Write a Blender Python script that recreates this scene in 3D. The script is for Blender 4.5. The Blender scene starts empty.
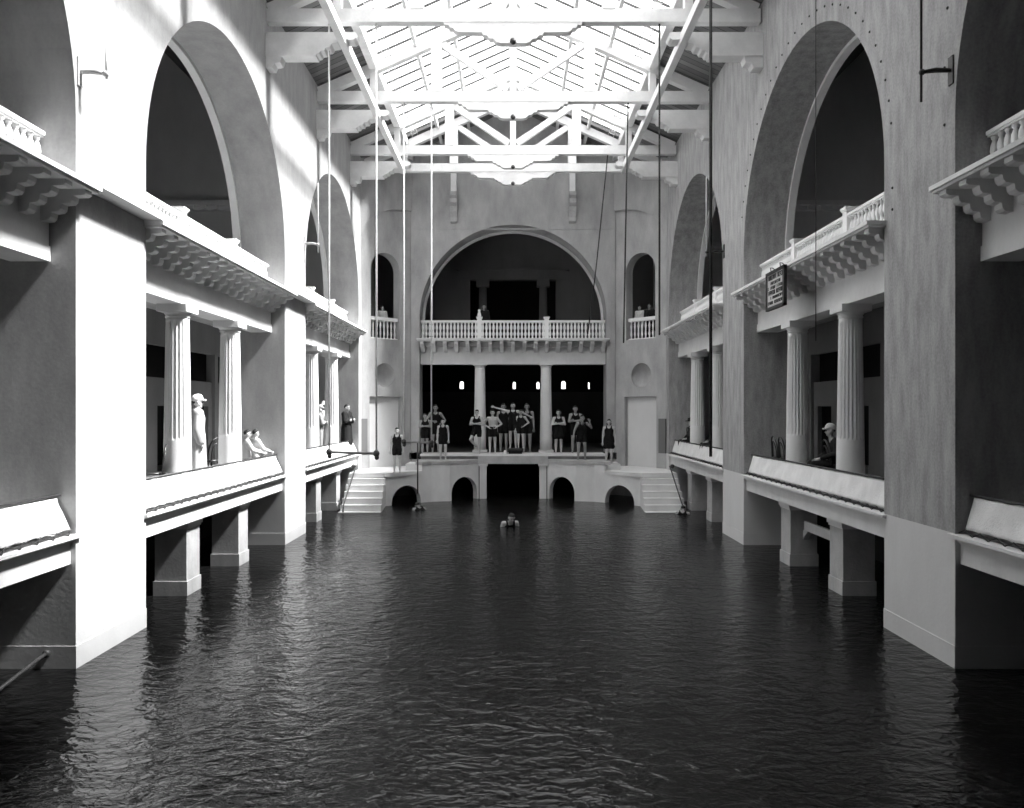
import bpy, bmesh, math, random
from mathutils import Vector, Matrix, Euler
from mathutils.geometry import tessellate_polygon
random.seed(7)
PI = math.pi
scene = bpy.context.scene
COL = scene.collection

# ------------------------------------------------------------------ materials
def new_mat(name):
    m = bpy.data.materials.new(name); m.use_nodes = True
    nt = m.node_tree; nt.nodes.clear()
    out = nt.nodes.new('ShaderNodeOutputMaterial')
    return m, nt, out
def N(nt, kind, **kw):
    n = nt.nodes.new(kind)
    for k, v in kw.items():
        if k in n.inputs: n.inputs[k].default_value = v
        else: setattr(n, k, v)
    return n
def mottled(name, a, b, scale=1.5, rough=.85, stretch=(1, 1, 1), bump=.1, bscale=30, fine=.5, spec=.2):
    """matt surface whose tone wanders between a and b in stains; stretch < 1 on z draws them out downwards"""
    m, nt, out = new_mat(name); L = nt.links.new
    tc = N(nt, 'ShaderNodeTexCoord'); mp = N(nt, 'ShaderNodeMapping'); mp.inputs['Scale'].default_value = stretch
    L(tc.outputs['Object'], mp.inputs['Vector'])
    n1 = N(nt, 'ShaderNodeTexNoise', Scale=scale, Detail=7.0, Roughness=.62)
    n2 = N(nt, 'ShaderNodeTexNoise', Scale=bscale, Detail=3.0)
    L(mp.outputs[0], n1.inputs['Vector']); L(tc.outputs['Object'], n2.inputs['Vector'])
    mx = N(nt, 'ShaderNodeMath', operation='MULTIPLY_ADD'); mx.inputs[1].default_value = fine * .35; L(n2.outputs[0], mx.inputs[0]); L(n1.outputs[0], mx.inputs[2])
    cr = N(nt, 'ShaderNodeValToRGB')
    cr.color_ramp.elements[0].position = .3 + fine * .17; cr.color_ramp.elements[1].position = .7 + fine * .17
    cr.color_ramp.elements[0].color = (a, a, a, 1); cr.color_ramp.elements[1].color = (b, b, b, 1)
    L(mx.outputs[0], cr.inputs[0])
    p = N(nt, 'ShaderNodeBsdfPrincipled', Roughness=rough); p.inputs['Specular IOR Level'].default_value = spec
    L(cr.outputs[0], p.inputs['Base Color'])
    bp = N(nt, 'ShaderNodeBump', Strength=bump, Distance=.02); L(n2.outputs[0], bp.inputs['Height']); L(bp.outputs[0], p.inputs['Normal'])
    L(p.outputs[0], out.inputs[0])
    return m
M = {}
M['plaster'] = mottled('grey_plaster', .3, .42, 1.0, .9, (3, 3, 1), .06, 26, .8)
M['plaster_right'] = mottled('stained_plaster', .25, .42, 1.3, .9, (4.5, 4.5, 1.1), .1, 30, 1.3)
M['dado'] = mottled('smooth_dado_plaster', .58, .68, .8, .8, (1, 1, .5), .1, 20, .4)
M['endwall'] = mottled('end_wall_plaster', .3, .46, .9, .9, (2, 2, .8), .1, 22, .5)
M['stone'] = mottled('pale_cement', .62, .75, 1.6, .8, (1, 1, .5), .12, 24, .4)
M['stone_grey'] = mottled('worn_cement', .34, .5, 2.5, .85, (1, 1, .6), .2, 24, .6)
M['gallery'] = mottled('gallery_plaster', .6, .72, .8, .9, (1, 1, .5), .1, 14, .4)
M['cement_shade'] = mottled('shaded_cement', .16, .26, 2.5, .85, (1, 1, .6), .2, 24, .6)  # riser cement, coloured dark for the shadow under the deck edge
M['white'] = mottled('white_paint', .76, .84, 2.0, .55, (1, 1, .5), .05, 18, .3, .3)
M['timber'] = mottled('whitewashed_timber', .66, .82, 2.2, .7, (1, 1, 1), .12, 20, .4)
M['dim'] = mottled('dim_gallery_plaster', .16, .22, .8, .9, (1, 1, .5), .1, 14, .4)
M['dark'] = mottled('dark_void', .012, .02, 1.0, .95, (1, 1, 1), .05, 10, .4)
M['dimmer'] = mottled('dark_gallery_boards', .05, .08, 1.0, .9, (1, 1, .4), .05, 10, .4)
M['iron'] = mottled('dark_iron', .02, .05, 6, .5, (1, 1, 1), .05, 40, .4, .4)
M['lead'] = mottled('leaded_bar', .06, .1, 6, .6, (1, 1, 1), .05, 40, .4)
M['rope'] = mottled('hemp_rope', .5, .66, 20, .9, (1, 1, 1), .2, 80, .5)
M['tarrope'] = mottled('tarred_rope', .03, .06, 20, .9, (1, 1, 1), .2, 80, .5)
M['barwood'] = mottled('worn_bar_wood', .16, .26, 8, .6, (1, 1, 1), .1, 40, .4)
M['darkwood'] = mottled('dark_bentwood', .015, .03, 6, .35, (1, 1, 1), .05, 40, .4, .5)
M['canvas'] = mottled('white_canvas', .66, .8, 3.0, .9, (1, 1, .7), .5, 45, .8)
M['skin'] = mottled('skin', .42, .5, 9, .6, (1, 1, 1), .03, 60, .3, .3)
M['skin_tan'] = mottled('tanned_skin', .26, .32, 9, .6, (1, 1, 1), .03, 60, .3, .3)
M['wool'] = mottled('black_wool', .008, .016, 20, .9, (1, 1, 1), .2, 80, .5, .1)
M['coat'] = mottled('dark_cloth', .015, .028, 14, .9, (1, 1, 1), .2, 60, .5, .1)
M['lightcloth'] = mottled('pale_cloth', .5, .62, 7, .9, (1, 1, .5), .2, 50, .5)
M['stonecloth'] = mottled('fawn_cloth', .3, .42, 7, .9, (1, 1, .5), .2, 50, .5)
M['greycloth'] = mottled('grey_cloth', .2, .28, 10, .9, (1, 1, .5), .2, 50, .5)
M['hair'] = mottled('dark_hair', .012, .025, 30, .6, (1, 1, 4), .3, 80, .5, .3)
M['eye'] = mottled('eye', .01, .015, 5, .3, (1, 1, 1), 0, 10, .1, .5)
M['lip'] = mottled('lip', .12, .15, 5, .5, (1, 1, 1), 0, 10, .1, .3)
M['signface'] = mottled('sign_board', .42, .52, 4, .7, (1, 1, 1), .05, 20, .3)
M['ink'] = mottled('sign_lettering', .03, .05, 10, .7, (1, 1, 1), 0, 20, .3)

def boards_mat():
    m, nt, out = new_mat('roof_boards'); L = nt.links.new
    tc = N(nt, 'ShaderNodeTexCoord'); sp = N(nt, 'ShaderNodeSeparateXYZ'); L(tc.outputs['Object'], sp.inputs[0])
    fr = N(nt, 'ShaderNodeMath', operation='MULTIPLY'); fr.inputs[1].default_value = 1 / .22; L(sp.outputs['Y'], fr.inputs[0])
    fl = N(nt, 'ShaderNodeMath', operation='FLOOR'); L(fr.outputs[0], fl.inputs[0])
    fc = N(nt, 'ShaderNodeMath', operation='FRACT'); L(fr.outputs[0], fc.inputs[0])
    wn = N(nt, 'ShaderNodeTexWhiteNoise', noise_dimensions='1D'); L(fl.outputs[0], wn.inputs['W'])
    cr = N(nt, 'ShaderNodeValToRGB'); cr.color_ramp.elements[0].color = (.1, .1, .1, 1); cr.color_ramp.elements[1].color = (.22, .22, .22, 1); L(wn.outputs[0], cr.inputs[0])
    gt = N(nt, 'ShaderNodeMath', operation='GREATER_THAN'); gt.inputs[1].default_value = .1; L(fc.outputs[0], gt.inputs[0])
    mx = N(nt, 'ShaderNodeMix', data_type='RGBA'); L(gt.outputs[0], mx.inputs[0]); mx.inputs[6].default_value = (.03, .03, .03, 1); L(cr.outputs[0], mx.inputs[7])
    p = N(nt, 'ShaderNodeBsdfPrincipled', Roughness=.85); L(mx.outputs[2], p.inputs['Base Color'])
    bp = N(nt, 'ShaderNodeBump', Strength=.4, Distance=.02); L(gt.outputs[0], bp.inputs['Height']); L(bp.outputs[0], p.inputs['Normal'])
    L(p.outputs[0], out.inputs[0]); return m
M['boards'] = boards_mat()

def glass_mat():
    m, nt, out = new_mat('roof_glass'); L = nt.links.new
    t = N(nt, 'ShaderNodeBsdfTransparent'); t.inputs[0].default_value = (.95, .95, .95, 1)
    g = N(nt, 'ShaderNodeBsdfGlossy', Roughness=.05); g.inputs[0].default_value = (1, 1, 1, 1)
    fz = N(nt, 'ShaderNodeFresnel'); ge = N(nt, 'ShaderNodeNewGeometry')
    io = N(nt, 'ShaderNodeMath', operation='MULTIPLY_ADD'); io.inputs[1].default_value = 1 / 1.2 - 1.2; io.inputs[2].default_value = 1.2   # a thin sheet: the same on both faces
    L(ge.outputs['Backfacing'], io.inputs[0]); L(io.outputs[0], fz.inputs['IOR'])
    mx = N(nt, 'ShaderNodeMixShader'); L(fz.outputs[0], mx.inputs[0]); L(t.outputs[0], mx.inputs[1]); L(g.outputs[0], mx.inputs[2])
    L(mx.outputs[0], out.inputs[0]); return m
M['glass'] = glass_mat()

def water_mat():
    m, nt, out = new_mat('dark_pool_water'); L = nt.links.new
    tc = N(nt, 'ShaderNodeTexCoord')
    mp = N(nt, 'ShaderNodeMapping'); mp.inputs['Scale'].default_value = (.75, 1.15, 1); mp.inputs['Rotation'].default_value = (0, 0, .22)
    L(tc.outputs['Object'], mp.inputs['Vector'])
    a = N(nt, 'ShaderNodeTexNoise', Scale=5.0, Detail=2.0, Roughness=.5, Distortion=.6); L(mp.outputs[0], a.inputs['Vector'])
    b = N(nt, 'ShaderNodeTexNoise', Scale=14, Detail=2.0, Roughness=.5, Distortion=.6); L(mp.outputs[0], b.inputs['Vector'])
    c = N(nt, 'ShaderNodeTexNoise', Scale=.5, Detail=1.0); L(tc.outputs['Object'], c.inputs['Vector'])
    s = N(nt, 'ShaderNodeMath', operation='MULTIPLY_ADD'); s.inputs[1].default_value = .3; L(b.outputs[0], s.inputs[0]); L(a.outputs[0], s.inputs[2])
    k = N(nt, 'ShaderNodeMath', operation='MULTIPLY'); L(s.outputs[0], k.inputs[0]); L(c.outputs[0], k.inputs[1])
    bp = N(nt, 'ShaderNodeBump', Strength=1.0, Distance=.055); L(k.outputs[0], bp.inputs['Height'])
    p = N(nt, 'ShaderNodeBsdfPrincipled', Roughness=.15, IOR=1.33); p.inputs['Base Color'].default_value = (.006, .006, .006, 1)
    L(bp.outputs[0], p.inputs['Normal']); L(p.outputs[0], out.inputs[0]); return m
M['water'] = water_mat()

# ------------------------------------------------------------------ mesh helper
class MB:
    def __init__(s): s.v, s.f, s.m, s.s = [], [], [], []
    def add(s, vs, fs, mat=0, smooth=False):
        o = len(s.v); s.v += [tuple(v) for v in vs]
        for f in fs: s.f.append([i + o for i in f]); s.m.append(mat); s.s.append(smooth)
        return s
    def box(s, x0, x1, y0, y1, z0, z1, mat=0):
        return s.add([(x0, y0, z0), (x1, y0, z0), (x1, y1, z0), (x0, y1, z0), (x0, y0, z1), (x1, y0, z1), (x1, y1, z1), (x0, y1, z1)],
                     [(3, 2, 1, 0), (4, 5, 6, 7), (0, 1, 5, 4), (1, 2, 6, 5), (2, 3, 7, 6), (3, 0, 4, 7)], mat)
    def prism(s, poly, fn, d0, d1, holes=(), mat=0):
        loops = [list(poly)] + [list(h) for h in holes]
        flat = [p for lp in loops for p in lp]; n = len(flat)
        tris = tessellate_polygon([[Vector((p[0], p[1], 0)) for p in lp] for lp in loops])
        vs = [fn(a, b, d0) for a, b in flat] + [fn(a, b, d1) for a, b in flat]
        fs = [tuple(t) for t in tris] + [tuple(i + n for i in reversed(t)) for t in tris]
        o = 0
        for lp in loops:
            k = len(lp)
            for i in range(k):
                j = (i + 1) % k; fs.append((o + i, o + j, o + j + n, o + i + n))
            o += k
        return s.add(vs, fs, mat)
    def lathe(s, prof, c=(0, 0), n=12, mat=0, smooth=True, flute=None):
        vs, fs = [], []
        for r, z in prof:
            for i in range(n):
                a = 2 * PI * i / n; rr = r
                if flute and flute[0] < z < flute[1]: rr = r * (1 - .14 * abs(math.sin(a * flute[2] / 2)) ** .8)
                vs.append((c[0] + rr * math.cos(a), c[1] + rr * math.sin(a), z))
        for k in range(len(prof) - 1):
            for i in range(n):
                j = (i + 1) % n; fs.append((k * n + i, k * n + j, (k + 1) * n + j, (k + 1) * n + i))
        fs += [tuple(reversed(range(n))), tuple(range((len(prof) - 1) * n, len(prof) * n))]
        return s.add(vs, fs, mat, smooth)
    def tube(s, pts, r, n=8, mat=0, smooth=True):
        pts = [Vector(p) for p in pts]; rs = r if isinstance(r, (list, tuple)) else [r] * len(pts)
        vs, fs = [], []; up = None
        for i, p in enumerate(pts):
            t = (pts[min(i + 1, len(pts) - 1)] - pts[max(i - 1, 0)]).normalized()
            if up is None: up = Vector((0, 0, 1)) if abs(t.z) < .9 else Vector((1, 0, 0))
            a = t.cross(up).normalized(); b = a.cross(t).normalized(); up = b
            for k in range(n):
                w = 2 * PI * k / n; vs.append(p + (a * math.cos(w) + b * math.sin(w)) * rs[i])
        for i in range(len(pts) - 1):
            for k in range(n):
                j = (k + 1) % n; fs.append((i * n + k, i * n + j, (i + 1) * n + j, (i + 1) * n + k))
        fs += [tuple(reversed(range(n))), tuple(range((len(pts) - 1) * n, len(pts) * n))]
        return s.add(vs, fs, mat, smooth)
    def beam(s, p, q, w, h, mat=0, side=None):
        """square-sawn timber from p to q, w across, h deep"""
        p, q = Vector(p), Vector(q); t = (q - p).normalized()
        a = Vector(side) if side else (t.cross(Vector((0, 0, 1))) if abs(t.z) < .99 else Vector((1, 0, 0)))
        a = (a - t * a.dot(t)).normalized(); b = t.cross(a).normalized()
        vs = [e + a * sx * w / 2 + b * sy * h / 2 for e in (p, q) for sx, sy in ((-1, -1), (1, -1), (1, 1), (-1, 1))]
        return s.add(vs, [(0, 1, 2, 3), (7, 6, 5, 4), (0, 4, 5, 1), (1, 5, 6, 2), (2, 6, 7, 3), (3, 7, 4, 0)], mat)
    def ball(s, c, r, n=10, mat=0):
        rx, ry, rz = r if isinstance(r, (tuple, list)) else (r, r, r); h = max(4, n // 2)
        vs = [(c[0], c[1], c[2] - rz)]; fs = []
        for i in range(1, h):
            t = -PI / 2 + PI * i / h
            for k in range(n):
                w = 2 * PI * k / n; vs.append((c[0] + rx * math.cos(t) * math.cos(w), c[1] + ry * math.cos(t) * math.sin(w), c[2] + rz * math.sin(t)))
        vs.append((c[0], c[1], c[2] + rz)); top = len(vs) - 1
        for k in range(n):
            j = (k + 1) % n; fs.append((0, 1 + j, 1 + k)); fs.append((top, top - n + k, top - n + j))
            for i in range(h - 2): fs.append((1 + i * n + k, 1 + i * n + j, 1 + (i + 1) * n + j, 1 + (i + 1) * n + k))
        return s.add(vs, fs, mat, True)
    def mesh(s, name, mats, origin=(0, 0, 0)):
        me = bpy.data.meshes.new(name)
        me.from_pydata([(v[0] - origin[0], v[1] - origin[1], v[2] - origin[2]) for v in s.v], [], s.f)
        for m in (mats if isinstance(mats, (list, tuple)) else [mats]): me.materials.append(m)
        bm = bmesh.new(); bm.from_mesh(me); bmesh.ops.recalc_face_normals(bm, faces=bm.faces); bm.to_mesh(me); bm.free()
        me.polygons.foreach_set('material_index', s.m); me.polygons.foreach_set('use_smooth', s.s); me.update()
        return me
    def build(s, name, mats, parent=None, origin=(0, 0, 0), loc=None):
        o = bpy.data.objects.new(name, s.mesh(name, mats, origin)); COL.objects.link(o)
        if parent is not None: o.parent = parent
        if loc is not None: o.location = loc
        elif parent is None: o.location = origin
        return o

def tag(o, label=None, cat=None, group=None, kind=None):
    if label: o['label'] = label
    if cat: o['category'] = cat
    if group: o['group'] = group
    if kind: o['kind'] = kind
    return o
def thing(name, label, cat, loc=(0, 0, 0), rz=0, group=None):
    o = bpy.data.objects.new(name, None); COL.objects.link(o); o.empty_display_size = .2
    o.location = loc; o.rotation_euler = (0, 0, rz); return tag(o, label, cat, group)
def struct(mb, name, mats, origin=(0, 0, 0)):
    return tag(mb.build(name, mats, None, origin), kind='structure')
KIDS = {}
def copy_tree(o, parent=None):
    c = o.copy(); COL.objects.link(c)
    if parent is not None: c.parent = parent
    for ch in list(o.children): copy_tree(ch, c)
    return c
def dup(o, label, loc, rz=0):
    c = copy_tree(o); c.location = loc; c.rotation_euler = (0, 0, rz); c['label'] = label; return c
def xz(y0): return lambda a, b, d: (a, d, b)
XZ = lambda a, b, d: (a, d, b)
YZ = lambda a, b, d: (d, a, b)
XY = lambda a, b, d: (a, b, d)
def arc(cx, cz, r, a0, a1, n):
    return [(cx + r * math.cos(a0 + (a1 - a0) * i / n), cz + r * math.sin(a0 + (a1 - a0) * i / n)) for i in range(n + 1)]

# ------------------------------------------------------------------ dimensions (metres, water at z = 0, eye at 3.1)
EYE = 3.1
W = 5.3                      # half width between the pier faces
WS = {1: 5.3, -1: 5.24}       # the left wall stands a little closer to the axis
T = 1.0                      # thickness of the arcade
HALF = 3.325                 # half an opening
BAYS = {1: [5.845, 14.245, 22.645], -1: [5.845, 14.245, 22.645]}
PIERS = {1: [(-2.2, 2.52), (9.17, 10.92), (17.57, 19.32), (25.97, 28.95)], -1: [(-2.2, 2.52), (9.17, 10.92), (17.57, 19.32), (25.97, 28.95)]}
SPR, RAD = 6.62, HALF        # springing, arch radius
DADO = 1.62
HE = 3.42
END = 27.95                  # face of the far wall's middle bay
WTOP = 11.95
RIDGE, SLOPE = 14.12, .444
roof = lambda x: RIDGE - SLOPE * abs(x)

# ------------------------------------------------------------------ arcade walls
def arch_top(c, half, spr, top):
    return [(c - half, spr)] + arc(c, spr, half, PI, 0, 40)[1:] + [(c + half, top), (c - half, top)]
for side, nm in ((-1, 'wall_left'), (1, 'wall_right')):
    mb = MB(); V_ = WS[side]; x0, x1 = sorted((side * V_, side * (W + T)))
    for a, b in PIERS[side]:
        mb.box(x0, x1, a, b, DADO, WTOP, 0); mb.box(x0, x1, a, b, -1.2, DADO, 1)
        p0, p1 = sorted((side * (V_ - .008), side * (W + T + .008)))
        mb.box(p0, p1, a - .008, b + .008, -1.2, .27, 1)
    for c in BAYS[side]: mb.prism(arch_top(c, HALF, SPR, WTOP), YZ, x0, x1)
    struct(mb, nm, [M['plaster'] if side < 0 else M['plaster_right'], M['dado']])
    for k, c in enumerate(BAYS[side]):     # light moulding round the back edge of each arch
        r0, r1 = RAD - .075, RAD + .02
        ring = [(c - r1, 5.8)] + arc(c, SPR, r1, PI, 0, 40) + [(c + r1, 5.8), (c + r0, 5.8)] + arc(c, SPR, r0, 0, PI, 40) + [(c - r0, 5.8)]
        t = MB().prism(ring, YZ, *sorted((side * (W + T - .06), side * (W + T + .1))))
        struct(t, 'trim_%d' % (k + 1 + (3 if side > 0 else 0)), M['stone'])

# ------------------------------------------------------------------ far end wall: middle bay, canted corners
mb = MB()
B = 3.73
out = [(-B, -1.2), (-HE, -1.2), (-HE, SPR - .17)] + arc(0, SPR - .17, HE, PI, 0, 48)[1:-1] + \
      [(HE, SPR - .17), (HE, -1.2), (B, -1.2), (B, roof(B) + .05), (0, RIDGE + .05), (-B, roof(B) + .05)]
mb.prism(out, XZ, END, END + 1.0)
# raised band left by the formwork across the gable
for s in (-1, 1):
    p, q = Vector((s * 5.3, 26.38)), Vector((s * B, END))
    t = (q - p).normalized(); ln = (q - p).length; n = Vector((t.y, -t.x)) * (1 if s < 0 else -1)
    if n.y < 0: n = -n
    fn = lambda a, b, d, p=p, t=t, n=n: (p.x + t.x * a + n.x * d, p.y + t.y * a + n.y * d, b)
    sc = ln * .5
    door = [(.45, .98), (1.83, .98), (1.83, 3.58), (.45, 3.58)]
    med = arc(sc - .02, 4.34, .43, 0, 2 * PI, 28)[:-1]
    w0, w1 = .5, 1.76
    win = [(w0, 5.62), (w1, 5.62), (w1, 8.06)] + arc((w0 + w1) / 2, 8.06, (w1 - w0) / 2, 0, PI, 20)[1:-1] + [(w0, 8.06)]
    hz = 10.36     # crown of the shallow corner arch, beside the middle bay
    low = [(0, -1.2), (ln, -1.2), (ln, hz)] + [(ln - (ln - .1) * math.sin(u), hz - 1.25 * (1 - math.cos(u))) for u in [i * PI / 28 for i in range(1, 15)]] + [(0, hz - 1.3)]
    low = [(min(a, ln) if a < ln - .001 else ln + .05, b) for a, b in low]
    mb.prism(low, fn, .04, .24, [door, med, win])
    top = [(-.06, roof(5.3) + .05), (-.06, hz - 1.3), (0, hz - 1.3)] + list(reversed(low[3:-1])) + [(ln, hz), (ln, roof(B) + .05), (0, roof(5.3) + .05)]
    mb.prism(top, fn, -.06, .24)
    mb.prism([(0, -1.2), (ln, -1.2), (ln, roof(B)), (0, roof(5.3))], fn, .24, .44, [win, med])
    dish, fs = [fn(sc - .02, 4.34, .36)], []
    for i in range(1, 7):
        r = .435 * math.sin(i / 6 * PI / 2)
        dish += [fn(sc - .02 + r * math.cos(k * PI / 12), 4.34 + r * math.sin(k * PI / 12), .06 + .3 * math.cos(i / 6 * PI / 2)) for k in range(24)]
    for k in range(24):
        j = (k + 1) % 24; fs.append((0, 1 + k, 1 + j))
        for i in range(5): fs.append((1 + i * 24 + k, 1 + (i + 1) * 24 + k, 1 + (i + 1) * 24 + j, 1 + i * 24 + j))
    mb.add(dish, fs, 0, True)
    struct(MB().prism([(.02, 1.6), (.34, 1.6), (.34, 2.8), (.02, 2.8)], fn, .0, .05), 'trim_%d' % (13 if s < 0 else 14), M['boards'])
    lite = MB().prism([(.47, 1.0), (1.81, 1.0), (1.81, 3.56), (.47, 3.56)], fn, .2, .235)
    struct(lite, 'door_%d' % (1 if s < 0 else 2), M['dado'])
struct(mb, 'wall_back', M['endwall'])
r0, r1, zc = HE - .085, HE + .03, SPR - .17
ring = [(-r1, 5.8)] + arc(0, zc, r1, PI, 0, 48) + [(r1, 5.8), (r0, 5.8)] + arc(0, zc, r0, 0, PI, 48) + [(-r0, 5.8)]
struct(MB().prism(ring, XZ, END + .94, END + 1.06), 'trim_7', M['stone'])
struct(MB().box(-6.5, 6.5, -2.5, -2.2, -1.2, 15), 'wall_front', M['dimmer'])  # unseen wall behind the camera, coloured dark to dim the pier reveals
# thin string line across the gable
struct(MB().box(-B + .02, B - .02, END - .02, END + .02, 9.69, 9.73), 'trim_8', M['endwall'])

# ------------------------------------------------------------------ galleries round the pool
GX = 16.0
for side, nm in ((-1, 'left'), (1, 'right')):
    X = lambda a, b: sorted((side * a, side * b))
    x0, x1 = X(W + .42, GX); struct(MB().box(x0, x1, -2.2, 29.2, 5.42, 5.68), 'floor_gallery_' + nm, M['stone_grey'])
    x0, x1 = X(W + .2, GX); struct(MB().box(x0, x1, -2.2, 29.2, 1.34, 1.6), 'floor_deck_' + nm, M['stone_grey'])
    mb = MB(); x0, x1 = X(GX, GX + .2); mb.box(x0, x1, -2.45, 29.2, -1.2, 17.6)
    x0, x1 = X(W + T, GX); mb.box(x0, x1, 28.95, 29.2, -1.2, 17.6); mb.box(x0, x1, -2.45, -2.2, -1.2, 17.6)
    struct(mb, 'wall_gallery_' + nm, M['gallery'])
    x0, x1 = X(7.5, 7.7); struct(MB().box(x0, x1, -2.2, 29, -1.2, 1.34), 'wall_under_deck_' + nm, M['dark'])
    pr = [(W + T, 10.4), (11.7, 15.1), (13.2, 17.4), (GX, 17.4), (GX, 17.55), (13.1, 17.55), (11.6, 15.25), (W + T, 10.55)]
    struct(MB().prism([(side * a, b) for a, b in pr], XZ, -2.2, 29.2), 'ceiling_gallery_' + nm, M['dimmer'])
    # moulded cornice with dentils on the gallery's end wall
    mb = MB(); x0, x1 = X(W + T + .02, GX - .02); mb.box(x0, x1, 28.7, 28.95, 10.8, 10.98); mb.box(x0, x1, 28.82, 28.95, 10.62, 10.8)
    for i in range(20):
        a, b = X(6.5 + i * .46, 6.68 + i * .46); mb.box(a, b, 28.74, 28.82, 10.64, 10.8)
    mb.box(x0, x1, 28.85, 28.95, 9.3, 9.42)
    struct(mb, 'trim_%d' % (9 if side < 0 else 10), M['white'])
    # changing-room partition on the lower deck
    mb = MB(); x0, x1 = X(8.3, 8.42)
    mb.box(x0, x1, -2.2, 28.9, 4.62, 5.42); mb.box(x0, x1, -2.2, 28.9, 3.62, 3.86)
    y = -2.0
    while y < 28.8:
        a, b = X(8.22, 8.46); mb.box(a, b, y, y + .22, 1.6, 4.62)
        if y + .22 + .9 < 28.6:
            mb.box(x0, x1, y + .22, y + .95, 1.6, 3.62); mb.box(x0, x1, y + .95, y + 1.85, 3.2, 3.62)
        if y + 2.1 < 28.8: mb.box(x0, x1, y + 1.85, y + 2.1, 1.6, 3.62)
        y += 2.1
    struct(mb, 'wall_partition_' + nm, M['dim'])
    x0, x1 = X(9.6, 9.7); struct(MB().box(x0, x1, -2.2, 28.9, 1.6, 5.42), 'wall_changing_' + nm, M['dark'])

# rooms behind the far wall
mb = MB(); mb.box(-6.3, 6.3, 28.0, 36.2, 5.42, 5.68); struct(mb, 'floor_end_gallery', M['stone_grey'])
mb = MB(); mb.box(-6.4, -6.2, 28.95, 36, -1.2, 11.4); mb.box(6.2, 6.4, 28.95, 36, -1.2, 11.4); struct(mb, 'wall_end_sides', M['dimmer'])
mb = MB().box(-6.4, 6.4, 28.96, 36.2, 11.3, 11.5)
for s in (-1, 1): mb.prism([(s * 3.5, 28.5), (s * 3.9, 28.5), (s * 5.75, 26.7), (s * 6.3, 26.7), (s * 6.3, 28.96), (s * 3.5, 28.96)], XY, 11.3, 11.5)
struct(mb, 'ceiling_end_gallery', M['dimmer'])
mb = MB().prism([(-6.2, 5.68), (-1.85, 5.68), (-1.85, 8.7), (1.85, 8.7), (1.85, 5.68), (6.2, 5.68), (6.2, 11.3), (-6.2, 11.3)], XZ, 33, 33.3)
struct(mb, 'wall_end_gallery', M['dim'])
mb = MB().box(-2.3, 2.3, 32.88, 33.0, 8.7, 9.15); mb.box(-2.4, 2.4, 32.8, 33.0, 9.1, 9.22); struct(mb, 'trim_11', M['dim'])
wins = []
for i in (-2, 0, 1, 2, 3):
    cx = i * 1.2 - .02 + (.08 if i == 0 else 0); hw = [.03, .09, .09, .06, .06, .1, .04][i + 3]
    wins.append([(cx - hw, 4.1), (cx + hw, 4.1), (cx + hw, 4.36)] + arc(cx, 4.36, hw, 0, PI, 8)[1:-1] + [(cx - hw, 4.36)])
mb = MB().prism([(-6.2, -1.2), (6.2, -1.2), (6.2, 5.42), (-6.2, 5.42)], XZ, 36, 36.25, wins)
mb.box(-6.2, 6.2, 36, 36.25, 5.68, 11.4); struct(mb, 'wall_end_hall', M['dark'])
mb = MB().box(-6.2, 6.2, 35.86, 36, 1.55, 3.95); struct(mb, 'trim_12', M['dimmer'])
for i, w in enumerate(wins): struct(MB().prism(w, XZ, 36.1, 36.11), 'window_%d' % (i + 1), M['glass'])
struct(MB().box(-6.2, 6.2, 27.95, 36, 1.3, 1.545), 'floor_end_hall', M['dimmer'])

# ------------------------------------------------------------------ roof
for side, nm in ((-1, 'left'), (1, 'right')):
    pr = [(3.7, roof(3.7)), (5.32, roof(5.32)), (6.5, roof(6.5)), (6.5, roof(6.5) + .1), (3.7, roof(3.7) + .1)]
    mb = MB().prism([(side * a, b) for a, b in pr], XZ, -2.5, 29.0)
    mb.prism([(side * a, b) for a, b in [(0, RIDGE), (3.7, roof(3.7)), (3.7, roof(3.7) + .1), (0, RIDGE + .1)]], XZ, -2.5, 7.38)  # boards added out of view in place of glass, dimming camera-facing reveals
    mb.prism([(side * a, b) for a, b in [(0, RIDGE), (3.7, roof(3.7)), (3.7, roof(3.7) + .1), (0, RIDGE + .1)]], XZ, 26.32, 29.0)
    struct(mb, 'ceiling_' + nm, M['boards'])
TR = [7.95, 12.15, 16.35, 20.55, 24.75, 26.55]
ordn = ['nearest, above the picture', 'second from the viewer', 'first fully visible', 'middle', 'last but one', 'last, close to the far wall']
cuts = [7.4, 7.95, 12.15, 16.35, 20.55, 24.75, 26.3]
cutn = ['ahead of the viewer', 'before the frontmost trusses', 'before the first visible truss', 'between first and middle visible trusses',
        'between middle truss and far pair', 'at the far pair of trusses']
for side, nm in ((-1, 'left'), (1, 'right')):
    for k in range(6):
        y0, y1 = cuts[k], cuts[k + 1]; loc = (side * .06, y0, roof(0))
        t = thing('skylight', 'glazed skylight, %s roof slope, %s' % (nm, cutn[k]), 'skylight', loc, 0, 'skylight sections between trusses')
        P = lambda x, y, dz: (side * x, y, roof(x) + dz)
        g = MB(); g.prism([(side * .06, roof(.06) + .05), (side * 3.72, roof(3.72) + .05), (side * 3.72, roof(3.72) + .06), (side * .06, roof(.06) + .06)], XZ, y0, y1)
        g.build('pane', M['glass'], t, loc)
        nb = max(3, round((y1 - y0) / .6))
        for i in range(nb):
            y = y0 + (i + .5) * (y1 - y0) / nb
            MB().beam(P(.08, y, 0.01), P(3.7, y, 0.01), .028, .055).build('glazing_bar', M['lead'], t, loc)
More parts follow.
